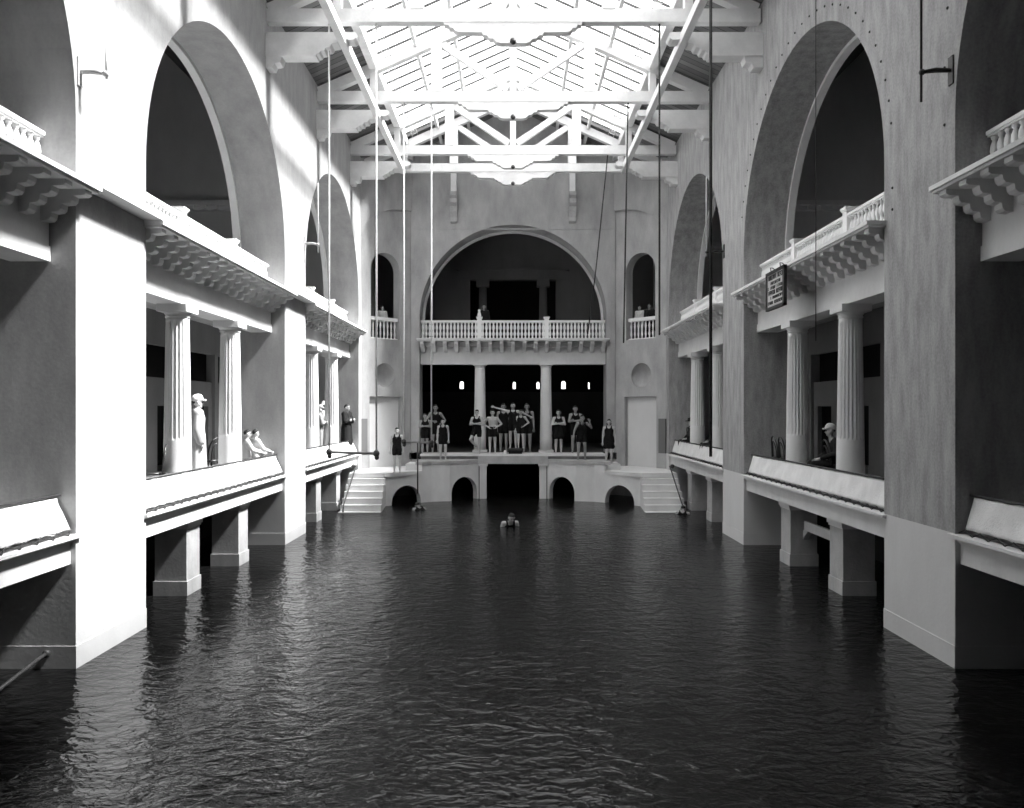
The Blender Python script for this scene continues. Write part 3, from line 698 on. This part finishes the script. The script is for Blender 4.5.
for x, y, rz, lb in ((5.98, 16.95, PI / 2, 'dark bentwood chair in the right corner behind the canvas, farthest of three'), (5.98, 16.5, PI / 2, 'dark bentwood chair, middle one of three at the right canvas'),
                     (5.98, 16.05, PI / 2 + .1, 'dark bentwood chair half hidden by the right column, nearest of three'), (6.22, 14.75, PI / 2, 'chair under the seated man between the right columns'),
                     (6.0, 22.3, PI / 2, 'chair under the straw-hatted sitter in the far right bay'), (5.98, 25.3, PI / 2, 'chair under the dark-hatted sitter at the far right'),
                     (-6.0, 12.7, -PI / 2 + .4, 'dark chair beside the nearer left column'), (-6.3, 15.9, -PI / 2 - .5, 'dark chair left of the boys at the far left column')):
    place(ch, lb, (x, y, DECK), rz)

# ------------------------------------------------------------------ people
def capsule(mb, p, q, r0, r1, n=10):
    p, q = Vector(p), Vector(q); d = q - p
    if d.length < 1e-5: d = Vector((0, 0, 1e-4)); q = p + d
    t = d.normalized(); a = t.cross(Vector((0, 0, 1)) if abs(t.z) < .9 else Vector((1, 0, 0))).normalized(); b = a.cross(t)
    rings = [(p - t * r0 * math.sin(w), r0 * math.cos(w)) for w in (1.2, .8, .4, 0)] + [(q + t * r1 * math.sin(w), r1 * math.cos(w)) for w in (0, .4, .8, 1.2)]
    vs = [p - t * r0]; fs = []
    for c, r in rings:
        for k in range(n): w = 2 * PI * k / n; vs.append(c + (a * math.cos(w) + b * math.sin(w)) * r)
    vs.append(q + t * r1); e = len(vs) - 1
    for k in range(n):
        j = (k + 1) % n; fs.append((0, 1 + j, 1 + k)); fs.append((e, e - n + k, e - n + j))
        for i in range(len(rings) - 1): fs.append((1 + i * n + k, 1 + i * n + j, 1 + (i + 1) * n + j, 1 + (i + 1) * n + k))
    mb.add(vs, fs, 0, True)
def fuse(caps, H, voxel, extra=None):
    """one continuous skin over tapered limbs: union, voxel remesh, smooth"""
    mb = MB()
    for p, q, r0, r1 in caps: capsule(mb, Vector(p) * H, Vector(q) * H, r0 * H, r1 * H)
    me = mb.mesh('tmp', []); o = bpy.data.objects.new('tmp', me); COL.objects.link(o)
    r = o.modifiers.new('r', 'REMESH'); r.mode = 'VOXEL'; r.voxel_size = voxel
    s = o.modifiers.new('s', 'SMOOTH'); s.factor = .5; s.iterations = 3
    dg = bpy.context.evaluated_depsgraph_get(); ev = o.evaluated_get(dg)
    out = bpy.data.meshes.new_from_object(ev); bpy.data.objects.remove(o); bpy.data.meshes.remove(me)
    if extra:
        bm = bmesh.new(); bm.from_mesh(out); t = extra.mesh('x', []); bm.from_mesh(t); bm.to_mesh(out); bm.free(); bpy.data.meshes.remove(t)
    out.polygons.foreach_set('use_smooth', [True] * len(out.polygons)); return out
BASE = dict(hipL=(-.05, 0, .52), kneeL=(-.058, -.008, .285), ankL=(-.06, .012, .05), hipR=(.05, 0, .52), kneeR=(.058, -.008, .285), ankR=(.06, .012, .05),
            shL=(-.105, 0, .812), elL=(-.135, .012, .64), wrL=(-.14, -.03, .495), shR=(.105, 0, .812), elR=(.135, .012, .64), wrR=(.14, -.03, .495),
            pel=(0, 0, .545), wai=(0, .0, .65), che=(0, .0, .765), nck=(0, 0, .85), hed=(0, -.012, .93))
POSE = {
 'down': {},
 'crossed': dict(elL=(-.15, -.04, .67), wrL=(.045, -.105, .7), elR=(.15, -.04, .67), wrR=(-.045, -.118, .69)),
 'hips': dict(elL=(-.205, .03, .68), wrL=(-.085, -.035, .6), elR=(.205, .03, .68), wrR=(.085, -.035, .6)),
 'hip_right': dict(elR=(.205, .02, .67), wrR=(.08, -.04, .585)),
 'point_left': dict(elL=(-.25, -.02, .86), wrL=(-.4, -.04, .9), elR=(.24, .0, .77), wrR=(.36, .02, .71)),
 'gesture': dict(elL=(-.19, -.03, .68), wrL=(-.05, -.12, .66), elR=(.2, 0, .67), wrR=(.09, -.03, .6)),
 'lean': dict(elL=(-.15, -.04, .67), wrL=(.045, -.105, .7), elR=(.15, -.04, .67), wrR=(-.045, -.118, .69), kneeL=(-.13, -.1, .33), ankL=(-.05, .06, .19)),
 'stoop': dict(che=(.0, -.05, .745), nck=(.0, -.09, .825), hed=(-.005, -.13, .9), shL=(-.1, -.06, .79), shR=(.105, -.06, .79), wai=(0, -.02, .645),
               elL=(-.17, -.09, .64), wrL=(-.2, -.13, .52), elR=(.2, -.08, .7), wrR=(.15, -.14, .82), kneeL=(-.07, -.04, .285), kneeR=(.07, -.04, .285), ankL=(-.075, .01, .05), ankR=(.08, .01, .05)),
 'sit': dict(), 'kneel_lean': dict(),
}
SIT = {k: (v[0], v[1] + .02, v[2] - .245) for k, v in BASE.items()}
SIT.update(kneeL=(-.07, -.235, .285), kneeR=(.07, -.235, .285), ankL=(-.07, -.24, .05), ankR=(.07, -.24, .05), wrL=(-.04, -.16, .34), wrR=(.05, -.17, .35), elL=(-.15, .0, .42), elR=(.15, .0, .42), nck=(0, -.01, .605), hed=(0, -.03, .68))
POSE['sit'] = SIT
KN = {k: (v[0], v[1] - .0, v[2] - .22) for k, v in BASE.items()}
KN.update(kneeL=(-.06, -.03, .06), kneeR=(.06, -.03, .06), ankL=(-.06, .2, .05), ankR=(.06, .2, .05), elL=(-.12, -.09, .45), wrL=(-.09, -.22, .41), elR=(.12, -.1, .45), wrR=(.1, -.24, .41))
POSE['kneel_lean'] = KN
SWIM = dict(elL=(-.15, -.05, .7), wrL=(-.12, -.2, .74), elR=(.15, -.05, .7), wrR=(.12, -.2, .74), hed=(0, -.04, .93))
POSE['swim'] = SWIM
def person(label, loc, H, pose='down', yaw=0, wear='suit', hat=None, tan=False, rot=None, group=None, hair='short', vox=.014, cloth=None, fat=0):
    J = dict(BASE); J.update(POSE[pose]); J = {k: Vector(v) for k, v in J.items()}
    c = []; add = lambda p, q, a, b: c.append((p, q, a, b)); V = Vector
    lat = V((1, 0, 0))
    for s in (-1, 1):
        k = 'L' if s < 0 else 'R'
        add(J['che'] + lat * s * .048, J['wai'] + lat * s * .034, .056, .05); add(J['wai'] + lat * s * .034, J['pel'] + lat * s * .04, .05, .057)
        add(J['che'] + lat * s * .03 + V((0, 0, .03)), J['sh' + k], .045, .036); add(J['nck'] - V((0, 0, .03)), J['sh' + k], .03, .034)
        add(J['hip' + k], J['knee' + k], .052, .034); add(J['knee' + k], (J['knee' + k] + J['ank' + k]) / 2, .033, .033); add((J['knee' + k] + J['ank' + k]) / 2, J['ank' + k], .032, .02)
        sh = J['ank' + k] - J['knee' + k]; fwd = V((s * .12, -1, 0)); ft = J['ank' + k] + V((0, 0, -.026))
        if pose in ('swim',): fwd = V((0, -.3, -1))
        add(ft + V((0, .02, 0)), ft + fwd.normalized() * .085 + V((0, 0, -.005)), .023, .015)
        add(J['sh' + k], J['el' + k], .033, .024); add(J['el' + k], J['wr' + k], .024, .016)
        d = (J['wr' + k] - J['el' + k]).normalized(); add(J['wr' + k], J['wr' + k] + d * .04, .016, .019)
    add(J['nck'] - V((0, 0, .04)), J['hed'], .03, .028)
    hd = J['hed']; add(hd + V((0, .008, .018)), hd + V((0, .0, .024)), .048, .046); add(hd + V((0, -.012, -.02)), hd + V((0, -.018, -.036)), .038, .027)
    add(hd + V((0, -.05, .0)), hd + V((0, -.058, -.012)), .006, .009)
    for s in (-1, 1): add(hd + V((s * .05, .004, .008)), hd + V((s * .05, .006, -.012)), .009, .007)
    fx = MB()
    for s in (-1, 1):
        k = 'L' if s < 0 else 'R'; w = J['wr' + k]; d = (w - J['el' + k]).normalized(); tip = w + d * .045
        a = d.cross(V((0, 1, 0)) if abs(d.y) < .8 else V((1, 0, 0))).normalized(); b = a.cross(d)
        for i, (o, l) in enumerate(((-.016, .034), (-.005, .042), (.006, .039), (.016, .029))):
            p0 = tip + a * o; p1 = p0 + d * l * .55 + b * .003; p2 = p1 + d * l * .4 + b * .014
            capsule(fx, p0 * H, p1 * H, .0062 * H, .0056 * H, 6); capsule(fx, p1 * H, p2 * H, .0056 * H, .0045 * H, 6)
        p0 = w + d * .02 - a * .014; p1 = p0 + d * .02 - a * .016; p2 = p1 + d * .02 - a * .002
        capsule(fx, p0 * H, p1 * H, .0072 * H, .0062 * H, 6); capsule(fx, p1 * H, p2 * H, .0062 * H, .005 * H, 6)
    me = fuse(c, H, vox, fx); me.materials.append(M['skin_tan' if tan else 'skin'])
    o = bpy.data.objects.new('person', me); COL.objects.link(o); o.location = loc; o.rotation_euler = rot or (0, 0, yaw); tag(o, label, 'person', group)
    def kid(name, caps, mat, v=None):
        m = fuse(caps, H, v or vox); m.materials.append(M[mat]); k = bpy.data.objects.new(name, m); COL.objects.link(k); k.parent = o; return k
    G = .012 + fat
    torso = []
    for s in (-1, 1):
        torso += [(J['che'] + lat * s * .042 + V((0, 0, -.01)), J['wai'] + lat * s * .034, .056 + G, .05 + G), (J['wai'] + lat * s * .034, J['pel'] + lat * s * .04, .05 + G, .057 + G)]
    legs = lambda f, g=G: [(J['hip' + k], J['hip' + k].lerp(J['knee' + k], f), .052 + g, .052 + g + (.034 - .052) * f) for k in 'LR']
    arms = lambda f: [(J['sh' + k], J['el' + k], .034 + G, .026 + G) for k in 'LR'] + ([(J['el' + k], J['el' + k].lerp(J['wr' + k], f), .026 + G, .02 + G) for k in 'LR'] if f > 0 else [])
    yoke = [(J['che'] + lat * s * .03 + V((0, 0, .03)), J['sh' + ('L' if s < 0 else 'R')], .045 + G, .036 + G) for s in (-1, 1)]
    shin = [(J['knee' + k], J['ank' + k], .034 + G, .026 + G) for k in 'LR']
    straps = []
    for s in (-1, 1):
        x = s * .055; zs = J['nck'].z; yy = J['nck'].y
        straps += [((x, J['che'].y - .058, J['che'].z + .01), (x, yy - .03, zs + .0), .016, .015), ((x, yy - .03, zs), (x, yy + .03, zs), .015, .015), ((x, yy + .03, zs), (x, J['che'].y + .055, J['che'].z + .01), .015, .016)]
    if wear == 'suit': kid('swimsuit', torso + legs(.42) + straps, cloth or 'wool')
    elif wear == 'skirted': kid('swimsuit', torso + straps + legs(.35) + [((s * .05, 0, J['pel'].z + .03), (s * .062, 0, .4), .06 + G, .066 + G) for s in (-1, 1)] + [((0, 0, .54), (0, 0, .4), .06, .07)], cloth or 'wool')
    elif wear == 'trunks': kid('swim_trunks', [t for t in torso if t[1].z < .6 and False] + legs(.42) + [(J['pel'] + lat * s * .04 + V((0, 0, .035)), J['pel'] + lat * s * .042, .055 + G, .058 + G) for s in (-1, 1)], 'wool')
    elif wear == 'coat':
        kid('coat', torso + yoke + arms(.85) + [((s * .05, 0, J['pel'].z + .02), (s * .062, .0, .25), .062 + G, .07 + G) for s in (-1, 1)] + [((0, .0, .54), (0, .0, .25), .06, .075)], cloth or 'coat')
        kid('trousers', legs(1) + shin, cloth or 'coat')
    elif wear == 'smock':
        kid('coat', torso + yoke + arms(.9), cloth or 'lightcloth')
        kid('skirt', legs(.5) + [((s * .05, 0, J['pel'].z + .03), (s * .08, .0, .1), .058 + G, .075 + G) for s in (-1, 1)] + [((0, 0, .54), (0, 0, .1), .06, .09)], cloth or 'lightcloth')
    elif wear in ('shirt', 'sitting'):
        kid('shirt' if wear == 'shirt' else 'jacket', torso + yoke + arms(.8), cloth or ('lightcloth' if wear == 'shirt' else 'coat'))
        kid('trousers', legs(1) + shin, 'greycloth' if wear == 'shirt' else 'coat')
    e = MB()
    for s in (-1, 1):
        MB().ball(((hd.x + s * .019) * H, (hd.y - .045) * H, (hd.z + .008) * H), .0075 * H, 8).build('eye', M['eye'], o)
    MB().ball((hd.x * H, (hd.y - .046) * H, (hd.z - .03) * H), (.014 * H, .005 * H, .004 * H), 8).build('mouth', M['lip'], o)
    hc = [(hd + V((0, .02, .028)), hd + V((0, .006, .038)), .047, .047)]
    if hair == 'bob': hc += [(hd + V((s * .034, .02, .02)), hd + V((s * .038, .02, -.04)), .024, .02) for s in (-1, 1)]
    kid('hair', hc, 'hair', .012)
    if hat == 'cap':
        kid('cap', [(hd + V((0, .015, .045)), hd + V((0, .0, .05)), .056, .056), (hd + V((-.02, -.04, .038)), hd + V((.02, -.04, .038)), .02, .02), (hd + V((-.015, -.075, .03)), hd + V((.015, -.075, .03)), .014, .014)], cloth if cloth in ('greycloth',) else 'lightcloth', .01)
    elif hat in ('brim', 'straw'):
        mb = MB().lathe([(.0, .02 * H), (.115 * H, .026 * H), (.115 * H, .034 * H), (.062 * H, .04 * H), (.058 * H, .085 * H), (.03 * H, .1 * H), (.0, .1 * H)], (hd.x * H, hd.y * H), 20)
        k = mb.build('hat', M['coat' if hat == 'brim' else 'lightcloth'], o, loc=(0, 0, hd.z * H))
    return o
D, S = 1.55, 1.37
def X(px, y): return (px - 513) * y / 765
def pp(px, y, z): return (X(px, y), y, z)
person('bather with arms at the sides on the low left landing beside the steps', pp(397, 24.8, 1.07), 1.45, 'down', .1, 'suit')
person('bather with folded arms leftmost in the dark doorway on the platform', pp(425, 27.15, D), 1.42, 'crossed', .2, 'suit', tan=True)
person('taller bather standing behind the two at the left end of the platform', pp(435.5, 27.7, D), 1.74, 'gesture', .1, 'suit', tan=True)
person('girl with arms straight down in front at the left of the platform', pp(443, 26.45, S), 1.42, 'down', 0, 'suit', hair='bob')
person('bather with one bent leg leaning on the left smooth column', pp(477, 26.98, D), 1.55, 'lean', -.15, 'suit')
person('bare-chested bather in dark trunks, hands on hips', pp(492.5, 27.15, D), 1.55, 'hips', 0, 'trunks')
person('faint bather half hidden behind the pointing swimmer, to the left', pp(503.5, 28.3, D), 1.78, 'down', 0, 'suit', tan=True)
person('bather on the dark block pointing with an outstretched arm', pp(513, 27.15, 1.74), 1.61, 'point_left', -.05, 'suit')
person('shorter bather on the dark block with hand on hip', pp(520.8, 27.1, 1.74), 1.36, 'hip_right', 0, 'suit', hair='bob')
person('dim bather standing behind the one with hand on hip', pp(527, 28.0, D), 1.78, 'down', .1, 'suit', tan=True)
person('bather with folded arms just right of the right smooth column', pp(558.5, 27.15, D), 1.55, 'crossed', .1, 'skirted')
person('taller bather with folded arms behind the stooping one', pp(575.3, 27.4, D), 1.69, 'crossed', .15, 'suit', tan=True)
person('stooping bather with a raised hand at the front edge on the right', pp(581.5, 26.35, S), 1.6, 'stoop', .1, 'suit', tan=True)
person('bather in a loose dark suit on the right-hand step block', pp(609, 25.95, 1.28), 1.5, 'down', -.15, 'skirted', hair='bob')
# swimmers
def swimmer(label, px, y, H, th, zh, yaw, **k):
    dv = Vector((0, -math.sin(th), math.cos(th))); dv.rotate(Euler((0, 0, yaw))); h = Vector((X(px, y), y, zh)) - dv * .93 * H
    person(label, h, H, 'swim', rot=(th, 0, yaw), **k)
swimmer('fair swimmer with head and shoulders out of the water in mid pool', 511, 20.3, 1.75, .5, .27, .3)
swimmer('dark-haired swimmer by the low left arch of the platform', 418, 23.9, 1.6, .9, .14, PI + .4, tan=True)
swimmer('swimmer in the water at the foot of the right steps', 683, 22.9, 1.55, .7, .16, PI - .3, tan=True)
# spectators on the lower decks
person('spectator in pale coat and cap standing between the left columns', (-6.2, 15.0, DECK), 1.76, 'down', PI * .66, 'smock', 'cap', cloth='stonecloth', vox=.012, fat=.018)
person('white-shirted boy leaning on the left canvas rail beside the column', (-5.86, 16.85, DECK), 1.36, 'kneel_lean', PI * .62, 'shirt')
person('white-shirted boy reaching along the canvas rail, nearer the pier', (-5.82, 17.28, DECK), 1.36, 'kneel_lean', PI * .72, 'shirt')
person('onlooker in dark clothes glimpsed beside the far left bay\'s nearer column', (-6.0, 22.3, DECK), 1.74, 'down', PI / 2, 'coat')
person('onlooker in a white cap between the two far left columns', (-5.95, 23.55, DECK), 1.62, 'crossed', PI / 2 + .3, 'shirt', 'cap', cloth='greycloth')
person('onlooker in pale hat close behind the white-capped one', (-6.02, 24.4, DECK), 1.74, 'crossed', PI / 2, 'shirt', 'straw')
person('man in a long dark coat standing at the far left pier', (-5.52, 25.4, DECK), 1.68, 'crossed', PI / 2 - .25, 'coat', fat=.012)
person('seated man in dark jacket and pale cap between the right columns', (6.16, 14.75, DECK), 1.6, 'sit', -PI / 2 - .1, 'sitting', 'cap')
person('sitter in straw hat between the far right columns', (5.94, 22.3, DECK), 1.68, 'sit', -PI / 2, 'sitting', 'straw')
person('sitter in dark brimmed hat at the end of the right deck', (5.92, 25.3, DECK), 1.6, 'sit', -PI / 2 + .3, 'sitting', 'brim')
# onlookers upstairs
person('child in white leaning over the right corner window balustrade', (4.62, 27.9, 5.68), 1.22, 'down', -.5, 'shirt', vox=.016)
person('dark child in the middle of the right corner window', (4.93, 27.65, 5.68), 1.25, 'down', -.4, 'coat', tan=True, vox=.016)
person('dark child at the right edge of the right corner window', (5.22, 27.35, 5.68), 1.2, 'down', -.5, 'coat', tan=True, vox=.016)
person('pale child behind the left corner window balustrade', (-4.75, 27.8, 5.68), 1.2, 'down', .4, 'shirt', vox=.016)
person('dark-haired onlooker behind the left post of the far balustrade', (-1.1, 29.0, 5.68), 1.42, 'down', 0, 'coat', tan=True, vox=.016)

# ------------------------------------------------------------------ light: bright hazy sky and a low-ish sun from the right
w = bpy.data.worlds.new('sky'); scene.world = w; w.use_nodes = True
bg = w.node_tree.nodes['Background']; bg.inputs[0].default_value = (1, 1, 1, 1); bg.inputs[1].default_value = 3.3
sun = bpy.data.lights.new('sun', 'SUN'); sun.energy = 17.0; sun.angle = math.radians(9)
so = bpy.data.objects.new('sun', sun); COL.objects.link(so)
el = math.radians(53); d = Vector((-math.cos(el), 0.03, -math.sin(el)))
so.rotation_euler = d.to_track_quat('-Z', 'Y').to_euler(); so.location = (20, 12, 25)

# ------------------------------------------------------------------ camera
cd = bpy.data.cameras.new('camera'); cam = bpy.data.objects.new('camera', cd); COL.objects.link(cam)
cd.sensor_width = 36; cd.lens = 36 * 765 / 1024; cd.shift_x = -1 / 1024; cd.shift_y = 6 / 1024
cam.location = (0, 0, EYE); cam.rotation_euler = (PI / 2, 0, 0); cd.clip_end = 200
scene.camera = cam
vs = scene.view_settings; vs.view_transform = 'Standard'; vs.look = 'None'; vs.gamma = 1; vs.exposure = .68; vs.use_curve_mapping = False
cy = scene.cycles
cy.max_bounces = 10; cy.diffuse_bounces = 5; cy.glossy_bounces = 4; cy.transparent_max_bounces = 24; cy.use_denoising = True
